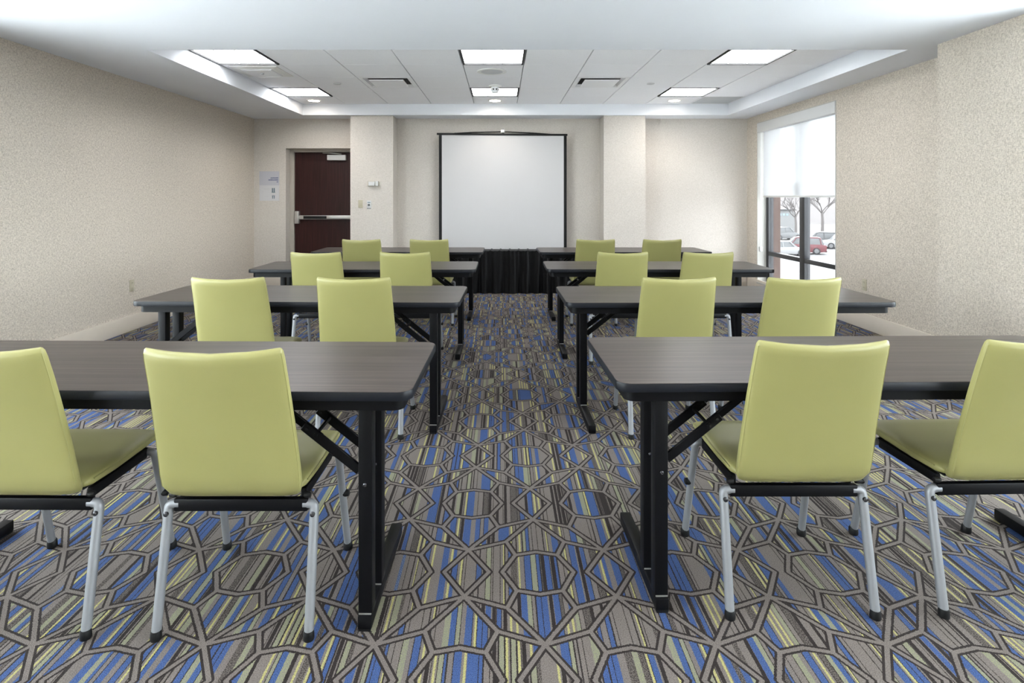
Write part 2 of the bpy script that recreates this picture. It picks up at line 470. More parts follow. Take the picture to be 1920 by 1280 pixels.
bl = thing('roller_blind', 'white sheer roller blind half lowered over the window in the right wall', 'blind', (0, 0, 0))
MB().box(XR - .012, XR + .085, WY0 + .013, WY1 - .013, WZ1 - .138, WZ1 - .012).build('valance', WHITE, bl, bevel=.004)
fb = MB()
ny = 36
ring = []
for k in range(ny + 1):
    y = WY0 + .02 + (WY1 - .075 - WY0 - .02) * k / ny
    ring.append(y)
vs = []; fs = []
for k, y in enumerate(ring):
    xo = XR + .055 + .0015 * math.sin(k * 1.3)
    vs += [(xo, y, 1.335), (xo, y, 2.25), (xo + .0012, y, 1.335), (xo + .0012, y, 2.25)]
fb.add(vs, [f for k in range(ny) for f in ((4*k, 4*k+1, 4*k+5, 4*k+4),)])
fb.build('blind_fabric', BLIND, bl, smooth=True)
MB().box(XR + .046, XR + .064, WY0 + .02, WY1 - .075, 1.315, 1.338).build('hem_bar', WHITE, bl, bevel=.004)
MB().tube([(XR + .03, WY1 - .03, 2.24), (XR + .03, WY1 - .03, .60)], .003, 6).tube([(XR + .05, WY1 - .03, 2.24), (XR + .05, WY1 - .03, .60)], .003, 6).build('pull_chain', WHITE, bl)
MB().box(XR + .022, XR + .058, WY1 - .04, WY1 - .0125, .55, .62).build('chain_holder', GREYV, bl, bevel=.004)

# ------------------------------------------------------------------ door
DY = 8.74
door = struct(MB().box(-3.117, -2.165, DY, DY + .045, .008, 1.993), 'door_1', DOORM)
fr = MB()
fr.box(DX0, -3.120, DY - .04, DY + .06, 0, DZ1).box(-3.120, -2.160, DY - .04, DY + .06, 1.998, DZ1).box(-2.160, DX1, DY - .04, DY + .06, 0, DZ1)
fr.build('door_frame', FRAMEG, door, bevel=.004)
MB().box(DX0 + .06, DX1, YB + .12, DY - .04, DZ1 - .012, DZ1).build('frame_head', FRAMEG, door)
MB().box(DX0, DX1, DY + .046, DY + .06, 0, 2.041).build('door_backing', DARKV, door)
pb = MB().box(-3.04, -2.22, DY - .055, DY - .012, .985, 1.045).build('push_bar', STEEL, door, bevel=.006)
MB().box(-2.97, -2.62, DY - .062, DY - .054, .995, 1.035).build('touch_pad', PLASTIC, pb, bevel=.002)
MB().box(-2.62, -2.54, DY - .064, DY - .054, .992, 1.04).build('pad_joint', STEEL, pb, bevel=.002)
MB().box(-3.105, -3.035, DY - .075, DY - .001, .92, 1.11).build('latch_case', STEEL, door, bevel=.01)
MB().box(-3.035, -2.215, DY - .012, DY - .001, .99, 1.04).build('bar_mount', STEEL, door)
MB().box(-2.615, -2.335, DY - .06, DY - .001, 1.875, 1.955).build('door_closer', WHITE, door, bevel=.006)
ca = MB().tube([(-2.40, DY - .05, 1.965), (-2.55, DY - .10, 1.978), (-2.68, DY - .045, 1.985)], .009, 8)
ca.build('closer_arm', STEEL, door)

# ------------------------------------------------------------------ ceiling fixtures
def troffer(i, label, x0, x1, y0, y1, z, strength=None):
    t = thing('ceiling_light', label, 'ceiling light', ((x0 + x1) / 2, (y0 + y1) / 2, z), 0, 'square fluorescent panels')
    hx, hy = (x1 - x0) / 2 - .006, (y1 - y0) / 2 - .004
    f = .016
    m = MB()
    m.box(-hx, -hx + f, -hy, hy, -.006, .02).box(hx - f, hx, -hy, hy, -.006, .02)
    m.box(-hx + f, hx - f, -hy, -hy + f, -.006, .02).box(-hx + f, hx - f, hy - f, hy, -.006, .02)
    m.build('frame', DARKV if z > 2.5 else WHITE, t)
    MB().box(-hx + f, hx - f, -hy + f, hy - f, .010, .016).build('diffuser', LENS if strength is None else strength, t)
    for k in range(1, 3):
        x = -hx + f + (2 * hx - 2 * f) * k / 3
        MB().box(x - .003, x + .003, -hy + f, hy - f, .002, .0095).build('louver', TBARW, t)
        y = -hy + f + (2 * hy - 2 * f) * k / 3
        MB().box(-hx + f, hx - f, y - .003, y + .003, .0025, .0095).build('louver', TBARW, t)
    return t
pos_name = {(0, 1): 'over the left wall side, nearer the camera', (4, 1): 'in the middle of the tray, nearer the camera', (8, 1): 'over the window side, nearer the camera',
            (0, 4): 'over the left wall side, nearer the screen wall', (4, 4): 'in the middle of the tray, nearer the screen wall', (8, 4): 'over the window side, nearer the screen wall'}
for (i, j) in sorted(lights):
    troffer(i, 'lit square ceiling panel ' + pos_name[(i, j)], cols[i], cols[i + 1], rows[j], rows[j + 1], ZT)
FILL_LENS = emit('added_fill_lens', (.95, .98, 1), FILL_PANEL)
for k, (x, y) in enumerate(((-1.9, 1.55), (0.0, 1.55), (1.9, 1.55), (-1.9, -.9), (0.0, -.9), (1.9, -.9))):  # unseen panels, added as fill light
    side = ('left', 'middle', 'right')[k % 3]
    troffer(k, 'added unseen fill panel in the low ceiling, %s, %s' % (side, 'above the camera' if k < 3 else 'behind the camera'), x - .3, x + .3, y - .3, y + .3, ZS - .022, FILL_LENS)

for k, (x, y) in enumerate(((-2.545, 7.86), (-.08, 7.86), (2.36, 7.86))):
    side = ('towards the door', 'above the projection screen', 'towards the window')[k]
    t = thing('downlight', 'small round recessed downlight in the tray ' + side, 'downlight', (x, y, ZT), 0, 'recessed downlights')
    MB().rings([[(r * math.cos(2*PI*a/28), r * math.sin(2*PI*a/28), h) for a in range(28)] for r, h in ((.095, -.001), (.092, -.007), (.078, -.007), (.074, -.001))], cap=False).build('trim_ring', WHITE, t, smooth=True)
    MB().lathe((0, 0, 0), [(.075, -.004), (.075, -.001)], 28).build('lamp_disc', CANL, t)
    ld = bpy.data.lights.new('downlight_lamp', 'SPOT'); ld.energy = CAN_W; ld.color = (1, .87, .70); ld.spot_size = math.radians(125); ld.spot_blend = .6; ld.shadow_soft_size = .06
    lo = bpy.data.objects.new('lamp', ld); C.objects.link(lo); lo.parent = t; lo.location = (0, 0, -.02)

for (i, j), side in (((2, 3), 'left'), ((6, 3), 'right')):
    x0, x1, y0, y1 = cols[i], cols[i + 1], rows[j], rows[j + 1]
    t = thing('air_diffuser', 'square white plaque air diffuser in the tray, %s of centre' % side, 'air vent', ((x0 + x1) / 2, (y0 + y1) / 2, ZT), 0, 'ceiling air diffusers')
    h = .297
    m = MB(); m.box(-h, -.25, -h, h, 0, .01).box(.25, h, -h, h, 0, .01).box(-.25, .25, -h, -.25, 0, .01).box(-.25, .25, .25, h, 0, .01)
    m.build('frame', CWHITE, t)
    sq4 = lambda a, z: [(-a, -a, z), (a, -a, z), (a, a, z), (-a, a, z)]
    MB().rings([sq4(.25, .004), sq4(.225, .028)], cap=False).build('sloped_throat', CWHITE, t)
    MB().box(-.225, .225, -.225, .225, .027, .0295).build('duct_gap', DARKV, t)
    MB().rings([sq4(.195, -.004), sq4(.19, -.012), sq4(.18, -.014)]).build('plaque', CWHITE, t)
    for sx in (-1, 1): MB().box(sx * .17 - .004, sx * .17 + .004, -.004, .004, -.006, .028).build('hanger', STEEL, t)
x0, x1, y0, y1 = cols[9], cols[10], rows[5], rows[6]
t = thing('return_grille', 'grey return air grille in the tray corner by the window', 'air vent', ((x0 + x1) / 2, (y0 + y1) / 2, ZT))
hx, hy = (x1 - x0) / 2 - .004, (y1 - y0) / 2 - .003
MB().box(-hx, -hx + .02, -hy, hy, 0, .01).box(hx - .02, hx, -hy, hy, 0, .01).box(-hx + .02, hx - .02, -hy, -hy + .02, 0, .01).box(-hx + .02, hx - .02, hy - .02, hy, 0, .01).build('frame', CWHITE, t)
MB().box(-hx + .02, hx - .02, -hy + .02, hy - .02, .024, .028).build('backing', DARKV, t)
for k in range(22):
    y = -hy + .03 + (2 * hy - .06) * k / 21
    MB().box(-hx + .02, hx - .02, y - .010, y + .006, .002, .012).build('slat', GREYV, t)

t = thing('ceiling_speaker', 'round white perforated speaker grille behind the middle front light', 'speaker', (-.095, 6.05, ZT))
MB().lathe((0, 0, 0), [(.155, 0), (.155, -.006), (.145, -.009), (.135, -.007)], 36).build('rim', PALE, t, smooth=True)
MB().lathe((0, 0, 0), [(.133, -.006), (.06, -.010), (.01, -.011)], 36).build('grille', GREYV, t, smooth=True)
t = thing('smoke_detector', 'white smoke detector hanging below the tray beside the middle far light', 'detector', (-.07, 6.82, ZT))
MB().lathe((0, 0, 0), [(.075, 0), (.075, -.012), (.06, -.02)], 28).build('base', PALE, t, smooth=True)
MB().lathe((0, 0, 0), [(.045, -.018), (.045, -.06), (.036, -.085), (.01, -.088)], 24).build('body', CWHITE, t, smooth=True)
for k in range(8):
    a = 2 * PI * (k + .5) / 8
    MB().box(-.007, .007, -.003, .003, -.058, -.040).build('slot', DARKV, t).matrix_local = Matrix.Translation((.0445 * math.cos(a), .0445 * math.sin(a), 0)) @ Matrix.Rotation(a + PI / 2, 4, 'Z')
for x, side in ((-1.90, 'left'), (1.737, 'right')):
    tag(MB().lathe((x, 6.70, ZT), [(.045, 0), (.045, -.005), (.038, -.008), (.01, -.008)], 24).build('sprinkler_cover', GREYV, smooth=True),
        'small round concealed sprinkler cover in a ceiling tile, %s of the tray' % side, 'sprinkler', 'sprinkler covers')
t = thing('ceiling_sensor_plate', 'square pale ceiling plate with a small central knob, left side of tray', 'ceiling plate', (-2.50, 6.05, ZT))
MB().rings([[(-.24, -.24, 0), (.24, -.24, 0), (.24, .24, 0), (-.24, .24, 0)], [(-.24, -.24, -.006), (.24, -.24, -.006), (.24, .24, -.006), (-.24, .24, -.006)],
            [(-.19, -.19, -.014), (.19, -.19, -.014), (.19, .19, -.014), (-.19, .19, -.014)]]).build('plate', PALE, t)
MB().rings([[(-.16, -.16, -.014), (.16, -.16, -.014), (.16, .16, -.014), (-.16, .16, -.014)], [(-.15, -.15, -.022), (.15, -.15, -.022), (.15, .15, -.022), (-.15, .15, -.022)]]).build('inner_plate', CWHITE, t)
MB().lathe((0, 0, -.022), [(.018, 0), (.018, -.01), (.008, -.014)], 16).build('knob', GREYV, t)

# ------------------------------------------------------------------ wall fittings
def outlet(name, label, x, y, z, nx):
    t = thing(name, label, 'outlet', (x, y, z), 0 if nx > 0 else PI)
    MB().box(0, .006, -.036, .036, -.058, .058).build('cover_plate', IVORY, t, bevel=.003)
    for dz in (-.026, .026):
        f = MB().box(.006, .009, -.017, .017, dz - .014, dz + .014).build('socket', IVORY, t, bevel=.003)
        for dy in (-.006, .006): MB().box(.009, .0095, dy - .0012, dy + .0012, dz - .004, dz + .006).build('slot', DARKV, f)
    MB().lathe((.006, 0, 0), [(.003, 0), (.003, .001)], 10, 'x').build('screw', STEEL, t)
outlet('wall_outlet', 'ivory wall outlet low on the left wall', XL, 5.71, .443, 1)
outlet('wall_outlet', 'ivory wall outlet low on the right wall past the window', XR, 5.78, .44, -1)

t = thing('light_switch', 'cream single light switch plate on the left pilaster beside the door', 'switch', (-1.998, YP, 1.222))
MB().box(-.032, .032, -.006, 0, -.056, .056).build('cover_plate', IVORY, t, bevel=.002)
MB().box(-.014, .014, -.012, -.006, -.030, .030).build('rocker', IVORY, t, bevel=.002)
t = thing('wall_control', 'white wall plate with a round black knob, right of the cream switch', 'wall control', (-1.876, YP, 1.212))
MB().box(-.033, .033, -.008, 0, -.060, .060).build('cover_plate', WHITE, t, bevel=.002)
MB().lathe((0, -.008, -.004), [(.015, 0), (.015, -.012), (.012, -.014)], 20, 'y').build('knob', BOLTM, t)
MB().box(-.020, .020, -.0088, -.008, .024, .036).build('print_line', INK2, t)
MB().box(-.030, .030, -.0088, -.008, -.056, -.050).build('bottom_line', BOLTM, t)
t = thing('thermostat', 'white two part thermostat box on the left pilaster', 'thermostat', (-1.812, YP, 1.512))
MB().box(-.080, .080, -.012, 0, -.036, .034).build('back_plate', IVORY, t, bevel=.002)
MB().box(-.066, .024, -.040, -.012, -.032, .028).build('main_unit', WHITE, t, bevel=.003)
MB().box(.032, .074, -.044, -.012, -.034, .034).build('side_unit', WHITE, t, bevel=.003)
t = thing('wall_sign', 'white evacuation sign with blue lines on the wall left of the door', 'sign', (-3.424, YB, 1.4835))
MB().box(-.146, .146, -.006, 0, -.217, .217).build('backing', PAPER, t)
MB().box(-.146, .146, -.009, -.006, .010, .217).build('upper_panel', LAVENDER, t)
MB().box(-.142, .142, -.008, -.006, -.213, .006).build('lower_panel', PAPER, t)
def dashes(x1, z, n, wd, h, mat, name, y=-.009, hmix=.25):
    m = MB(); x = x1
    for k in range(n):
        ww = wd * (.8 + .4 * random.random()); hh = h * (1 - hmix * random.random())
        m.box(x - ww, x, y - .0006, y, z - h / 2, z - h / 2 + hh); x -= ww + wd * .28
    return m.build(name, mat, t)
dashes(.132, .120, 9, .0105, .018, INK, 'text_line')
dashes(.132, .090, 11, .0105, .018, INK, 'text_line')
dashes(.132, .062, 2, .009, .015, INK, 'text_line')
m = MB()
for x in (.048, .074):
    m.box(x - .009, x + .009, -.0086, -.008, -.098, -.030)
m.box(.036, .088, -.0086, -.008, -.098, -.088)
m.box(.044, .056, -.0086, -.008, -.186, -.140).box(.068, .080, -.0086, -.008, -.186, -.140).box(.040, .084, -.0086, -.008, -.148, -.140)
m.build('floor_plan', INK2, t)
dashes(.020, -.040, 12, .007, .005, INK3, 'text_line', -.008)
dashes(.010, -.050, 10, .007, .005, INK3, 'text_line', -.008)
dashes(-.090, -.085, 2, .006, .004, INK3, 'text_line', -.008)
dashes(-.010, -.156, 8, .006, .004, INK3, 'text_line', -.008)

# ------------------------------------------------------------------ projection screen
SY = 8.36
s = SY / 1082.7
sx0, sx1 = (823 - 939.2) * s, (1062.5 - 939.2) * s
zt = 1.311 + (370.5 - 253) * s
sr = thing('projection_screen', 'white portable projection screen with black side borders against the back wall', 'projection screen', ((sx0 + sx1) / 2, SY, 0))
hw = (sx1 - sx0) / 2; bw = .042
n = 30; vs = []; fs = []
def screen_strip(xa, xb, za, zb, yoff, nn):
    m = MB(); vs = []; fs = []
    for k in range(nn + 1):
        x = xa + (xb - xa) * k / nn
        for z in (za, (za + zb) / 2, zb):
            f = (zb - z) / (zb - za)
            y = yoff + .006 * math.sin(x * 5.1 + .6) * (.4 + f) + .010 * math.exp(-((x + .55 + .25 * f) / .10) ** 2)
            vs.append((x, y, z)); 
    b = len(vs)
    vs += [(x, y + .0015, z) for x, y, z in vs]
    for k in range(nn):
        for q in range(2):
            a = k * 3 + q
            fs += [(a, a + 3, a + 4, a + 1), (b + a, b + a + 1, b + a + 4, b + a + 3)]
    return m.add(vs, fs)
screen_strip(-hw + bw, hw - bw, .50, zt, 0, 40).build('screen_fabric', SCREEN, sr, smooth=True)
for sg in (-1, 1):
    a, b = sorted((sg * (hw - bw), sg * hw))
    screen_strip(a, b, .50, zt, 0, 2).build('side_border', PLASTIC, sr, smooth=True)
m = MB().box(-hw - .03, hw + .01, -.014, .014, -.014, .014).build('top_bar', PLASTIC, sr, bevel=.004); m.location = (0, 0, zt + .008); m.rotation_euler = (0, .008, 0)
MB().tube([(-hw + .22, -.004, zt + .022), (-.45, -.004, zt + .036), (-.05, -.004, zt + .044), (.05, -.004, zt + .044), (.45, -.004, zt + .026), (hw - .22, -.004, zt + .008)], .009, 8).build('hanger_bow', PLASTIC, sr)
MB().box(-.03, .03, -.02, .02, zt + .03, zt + .075).build('hanger_clip', STEEL, sr, bevel=.004)
MB().tube([(0, .01, zt + .07), (0, .02, zt + .095), (.02, .03, zt + .10)], .005, 6).build('hook', STEEL, sr)
MB().lathe((0, .045, 0), [(.016, .10), (.016, zt + .06)], 12).build('mast', PLASTIC, sr)
MB().box(-hw - .03, hw + .03, -.035, .035, .42, .51).build('roller_case', PLASTIC, sr, bevel=.012)
for k in range(3):
    a = 2 * PI * k / 3 + PI / 2 + PI
    MB().tube([(0, .045, .38), (.33 * math.cos(a) * 1.2, .045 + .10 * math.sin(a), .012)], .011, 8).build('leg', PLASTIC, sr)

# ------------------------------------------------------------------ skirted table in front of the screen
KX0, KX1, KY0, KY1, KZ = -.72, 1.02, 7.93, 8.20, .575
st = thing('skirted_table', 'low table hidden under a black pleated cloth below the projection screen', 'table', ((KX0 + KX1) / 2, (KY0 + KY1) / 2, 0))
hx, hy = (KX1 - KX0) / 2, (KY1 - KY0) / 2
MB().rings([rrect(hx - .01, hy - .01, .02, KZ - .03), rrect(hx - .01, hy - .01, .02, KZ)]).build('tabletop', CLOTH, st)
for a in (-1, 1):
    for b in (-1, 1):
        MB().lathe((a * (hx - .07), b * (hy - .06), 0), [(.014, 0), (.014, KZ - .03)], 10).build('leg', BLACK, st)
N = 420; rs = []
per = []
path = rrect(hx, hy, .03, 0, 6)
L = [0]
for k in range(len(path)):
    p, q = Vector(path[k]), Vector(path[(k + 1) % len(path)]); L.append(L[-1] + (q - p).length)
def along(t):
    t = (t % 1) * L[-1]
    for k in range(len(path)):
        if t <= L[k + 1]:
            p, q = Vector(path[k]), Vector(path[(k + 1) % len(path)])
            f = (t - L[k]) / max(1e-6, L[k + 1] - L[k]); d = (q - p).normalized()
            return p.lerp(q, f), Vector((d.y, -d.x, 0))
ph = [random.random() * 6.28 for _ in range(8)]
for h in (0, .03, .08, .16, .27, .38, .48, .56, 1.0):
    ring = []
    z = .004 + (KZ + .004) * (1 - h) if h < 1 else .004
    for k in range(N):
        t = k / N; p, nrm = along(t)
        f = math.sin(t * 2 * PI * 62 + 1.6 * math.sin(t * 2 * PI * 9 + ph[0])) * (.009 + .0 * h)
        g = math.sin(t * 2 * PI * 23 + ph[1] + 1.4 * math.sin(t * 2 * PI * 5 + ph[2]) + h * .8)
        amp = .012 * math.exp(-h * 9) if h < .1 else 0
        off = f * (1 - .55 * h) + g * .030 * h + .030 * h + .004
        zz = z
        if h == 0: zz = KZ + .004 + .006 * math.sin(t * 2 * PI * 62) + .004 * math.sin(t * 2 * PI * 31 + 1)
        ring.append((p.x + nrm.x * off, p.y + nrm.y * off, zz))
    rs.append(ring)
MB().rings(rs, cap=False).build('pleated_skirt', CLOTH, st, smooth=True, angle=180)
MB().rings([[(p[0], p[1], KZ + .003) for p in rrect(hx + .004, hy + .004, .03, 0)], [(p[0], p[1], KZ + .006) for p in rrect(hx + .004, hy + .004, .03, 0)]]).build('cloth_top', CLOTH, st)

# ------------------------------------------------------------------ training tables
TL, TD, TZ = 1.83, .60, .737
def make_table():
    t = thing('training_table', '', 'table')
    hx, hy = TL / 2, TD / 2; th = .027
    e = .004
    # black edge band: closed ring with rounded corners
    o = [rrect(hx - .001, hy - .001, .045, TZ - th), rrect(hx, hy, .046, TZ - th + .004), rrect(hx, hy, .046, TZ - .006), rrect(hx - .002, hy - .002, .044, TZ - .001)]
    i = [rrect(hx - e, hy - e, .042, TZ - .001), rrect(hx - e, hy - e, .042, TZ - th)]
    MB().rings(o + i, closed=True).build('edge_band', EDGE, t, smooth=True)
    MB().rings([rrect(hx - e, hy - e, .042, TZ - th + .001), rrect(hx - e, hy - e, .042, TZ)]).build('tabletop', LAM, t)
    a, b = .030, .030
    MB().rings([rrect(hx - a, hy - b, .035, TZ - th), rrect(hx - a, hy - b, .035, TZ - th - .038), rrect(hx - a - .02, hy - b - .02, .02, TZ - th - .038), rrect(hx - a - .02, hy - b - .02, .02, TZ - th)], closed=True).build('apron', BLACK, t, smooth=True)
    for s in (-1, 1):
        xo = s * (hx - .15); pw = .021
        x0, x1 = xo - pw, xo + pw
        ft = MB().box(x0, x1, -hy + .040, hy - .055, .004, .046).build('foot', BLACK, t, bevel=.004)
        for yy in (-hy + .041, hy - .079):
            MB().box(x0 + .002, x1 - .002, yy - .001, yy + .022, 0, .012).build('glide', PLASTIC, ft, bevel=.002)
        for y0 in (-hy + .050, -hy + .185):
            p = MB().box(x0, x1, y0, y0 + .048, .046, TZ - th - .004).build('post', BLACK, t, bevel=.003)
            MB().lathe((xo, y0, .44), [(.006, .001), (.006, -.004), (.003, -.006)], 12, 'y').build('bolt', BOLTM, p)
            MB().box(x0 + .002, x1 - .002, y0 - .002, y0 + .05, .046, .050).build('weld', STEEL, p)
            yb = y0 + .014
            ang = math.atan2(.20, .30)
            A = Vector((xo - s * pw, 0, .475)); B = Vector((xo - s * .31, 0, TZ - th - .008)); d = (B - A).normalized(); nn = Vector((-d.z, 0, d.x))
            for f0, f1, hw2, dy in ((0, .60, .015, 0), (.42, 1, .012, .008)):
                P, Q = A.lerp(B, f0), A.lerp(B, f1); v = []
                for yy in (yb + dy, yb + dy + .010):
                    for c, sg in ((P, -1), (Q, -1), (Q, 1), (P, 1)):
                        w_ = c + nn * hw2 * sg; v.append((w_.x, yy, w_.z))
                br = MB().add(v, [(0, 1, 2, 3), (7, 6, 5, 4), (0, 4, 5, 1), (1, 5, 6, 2), (2, 6, 7, 3), (3, 7, 4, 0)]).build('brace', BLACK, t, bevel=.002, seg=1)
                if f0 == 0:
                    for ff in (.48, .56):
                        c = A.lerp(B, ff); MB().lathe((c.x, yb, c.z), [(.005, .001), (.005, -.003)], 10, 'y').build('rivet', BOLTM, br)
        A2 = Vector((xo - s * .155, 0, .585))
        MB().tube([(A2.x, -hy + .06, A2.z), (A2.x, -hy + .215, A2.z)], .006, 8).build('brace_link', BLACK, t)
        MB().box(x0 - .004, x1 + .004, -hy + .045, hy - .06, TZ - th - .016, TZ - th).build('top_rail', BLACK, t)
    return t
tab0 = make_table()
ROWC = ['row nearest the camera', 'second row from the camera', 'third row from the camera', 'row nearest the screen']
TABS = [  # inner edge x, centre y, rotation, side, turned
    (-.259, 2.002, -.0147, -1, 0, 0), (.3555, 2.080, .0181, 1, 0, 0), (-.2209, 3.458, -.0217, -1, 0, 1), (.3556, 3.450, .009, 1, 1, 1),
    (-.2007, 4.911, .0007, -1, 1, 2), (.3737, 4.933, -.0137, 1, 1, 2), (-.1887, 6.381, -.0071, -1, 1, 3), (.4093, 6.375, .0086, 1, 1, 3)]
for k, (xi, yc, rot, side, turned, row) in enumerate(TABS):
    t = tab0 if k == 0 else clone(tab0)
    t.location = (xi + side * TL / 2 * math.cos(rot), yc + side * TL / 2 * math.sin(rot), 0)
    t.rotation_euler = (0, 0, rot + (PI if turned else 0))
    tag(t, 'dark laminate folding table, %s of the aisle, %s' % ('left' if side < 0 else 'right', ROWC[row]), 'table', 'training tables')

# ------------------------------------------------------------------ chairs
def make_chair():
    t = thing('stacking_chair', '', 'chair')
    # backrest: swept pad following the S of the shell; stations (y, z, half width, half thickness)
    prof = [(-.150, .428, .162, .006), (-.158, .427, .172, .014), (-.178, .428, .186, .020), (-.202, .438, .1985, .0215), (-.220, .462, .2055, .0215),
            (-.231, .50, .2065, .021), (-.243, .55, .205, .0205), (-.256, .60, .2035, .020), (-.273, .66, .2015, .0195), (-.293, .73, .199, .0185),
            (-.315, .80, .1965, .0175), (-.336, .86, .1945, .0165), (-.3435, .880, .193, .0145), (-.347, .889, .190, .009), (-.348, .892, .186, .003)]
    n = 44; rs = []
    for i, (y, z, hw, ht) in enumerate(prof):
        a = Vector((prof[min(i + 1, len(prof) - 1)][0] - prof[max(i - 1, 0)][0], prof[min(i + 1, len(prof) - 1)][1] - prof[max(i - 1, 0)][1]))
        a.normalize(); nr = Vector((a.y, -a.x))        # thickness direction (towards the sitter)
        k = min(1, max(0, (z - .46) / .44)); bul = .030 * k
        ring = []
        for q in range(n):
            th = 2 * PI * q / n; c, s_ = math.cos(th), math.sin(th)
            ex = math.copysign(abs(c) ** .30, c); ey = math.copysign(abs(s_) ** .55, s_)
            x = hw * ex; tt = ht * ey
            yb = -bul * (1 - (x / hw) ** 2) if hw else 0
            # corners rise a little above the middle of the top edge
            ring.append((x, y + nr.x * tt + yb + bul * .35, z + nr.y * tt + .012 * k * k * ((x / hw) ** 2 - .7)))
        rs.append(ring)
    bk = MB().rings(rs).build('backrest', VINYL, t, smooth=True, angle=70)
    for s_ in (-1, 1):
        q = int(round((1.0 - .055 if s_ > 0 else .5 + .055) * n))
        pts = [Vector(r_[q]) for r_ in rs[4:-2]]
        MB().tube(pts, .0016, 6).build('piping', VINYL, bk, smooth=True)
    # seat pad
    sp = [(-.172, .432, .186, .006), (-.165, .432, .192, .015), (-.145, .433, .1985, .021), (-.05, .434, .203, .0225), (.06, .438, .2045, .0225), (.14, .440, .2045, .022),
          (.185, .438, .203, .021), (.208, .433, .200, .016), (.219, .428, .195, .009), (.223, .425, .188, .003)]
    rs = []
    for (y, z, hw, ht) in sp:
        ring = []
        for q in range(n):
            th = 2 * PI * q / n; c, s_ = math.cos(th), math.sin(th)
            ex = math.copysign(abs(c) ** .30, c); ey = math.copysign(abs(s_) ** .55, s_)
            x = hw * ex; dip = .008 * (1 - (x / hw) ** 2) * min(1, max(0, (.2 - y) / .2))
            ring.append((x, y, z + ht * ey - (dip if ey > 0 else 0)))
        rs.append(ring)
    st_ = MB().rings(rs).build('seat', VINYL, t, smooth=True, angle=70)
    for s_ in (-1, 1):
        MB().tube([(s_ * .2005, -.150, .440), (s_ * .2045, -.05, .443), (s_ * .206, .06, .447), (s_ * .206, .14, .449), (s_ * .2035, .19, .446)], .0016, 6).build('piping', VINYL, st_, smooth=True)
    # black under-frame
    f = MB()
    f.box(-.205, .205, -.170, -.148, .350, .388)
    f.box(-.195, .195, .122, .140, .386, .412)
    for s_ in (-1, 1): f.box(min(s_ * .178, s_ * .196), max(s_ * .178, s_ * .196), -.150, .124, .380, .4125)
    f.build('seat_frame', BLACK, t, bevel=.004)
    MB().box(-.175, .175, -.16, .15, .409, .4145).build('seat_pan', PLASTIC, t)
    def arc(p0, corner, p1, r, m=5):
        a = (Vector(p0) - Vector(corner)).normalized(); b = (Vector(p1) - Vector(corner)).normalized(); out = [Vector(p0)]
        c = Vector(corner); A, B = c + a * r, c + b * r
        for k in range(m + 1):
            u = k / m; out.append((A * (1 - u) + c * u) * (1 - u) + (c * (1 - u) + B * u) * u)
        out.append(Vector(p1)); return out
    for s_ in (-1, 1):
        # rear leg
        top = (s_ * .224, -.158, .370); ft = (s_ * .227, -.222, .012)
        lg = MB().tube(arc((s_ * .190, -.158, .370), top, ft, .016), .0140, 14).build('leg', SILVER, t, smooth=True, angle=60)
        MB().lathe((s_ * .227, -.222, 0), [(.0155, 0), (.0165, .006), (.0155, .022), (.0142, .026)], 14).build('foot_cap', PLASTIC, lg, smooth=True)
        MB().lathe((s_ * .2235, -.174, .346), [(.0075, .0), (.0075, -.006), (.004, -.008)], 12, 'y').build('bolt', BOLTM, lg, smooth=True)
        # front leg
        top = (s_ * .216, .131, .398); ft = (s_ * .226, .222, .012)
        lg = MB().tube(arc((s_ * .188, .131, .399), top, ft, .014), .0130, 14).build('leg', SILVER, t, smooth=True, angle=60)
        MB().lathe((s_ * .226, .222, 0), [(.0155, 0), (.0175, .005), (.0165, .024), (.0135, .030)], 14).build('foot_cap', PLASTIC, lg, smooth=True)
        MB().lathe((s_ * .2205, .1695, .235), [(.012, 0), (.0135, s_ * .010), (.012, s_ * .022), (.006, s_ * .025)], 12, 'x').build('bumper', PLASTIC, lg, smooth=True)
        MB().lathe((s_ * .196, -.168, .402), [(.008, 0), (.010, s_ * .008), (.007, s_ * .02)], 12, 'x').build('frame_cap', PLASTIC, t, smooth=True)
    return t
ch0 = make_chair()
CH = [  # x, y, rot, row, side, near aisle?
    (-.798, 1.938, 0.0, 0, 'left', 1), (-1.462, 1.945, -.01, 0, 'left', 0), (.942, 2.024, .0, 0, 'right', 1), (1.608, 2.038, .03, 0, 'right', 0),
    (-.773, 3.364, 0, 1, 'left', 1), (-1.432, 3.364, 0, 1, 'left', 0), (.936, 3.364, 0, 1, 'right', 1), (1.590, 3.360, 0, 1, 'right', 0),
    (-.737, 4.768, 0, 2, 'left', 1), (-1.422, 4.768, 0, 2, 'left', 0), (.937, 4.768, 0, 2, 'right', 1), (1.593, 4.768, 0, 2, 'right', 0),
    (-.721, 6.128, 0, 3, 'left', 1), (-1.401, 6.128, 0, 3, 'left', 0), (.951, 6.128, 0, 3, 'right', 1), (1.620, 6.128, 0, 3, 'right', 0)]
for k, (x, y, rz, row, side, near) in enumerate(CH):
    t = ch0 if k == 0 else clone(ch0)
    t.location = (x, y, 0); t.rotation_euler = (0, 0, rz)
    tag(t, 'olive vinyl chair, %s side, %s, %s' % (side, 'next to the aisle' if near else 'away from the aisle', ROWC[row]), 'chair', 'olive chairs at the tables')

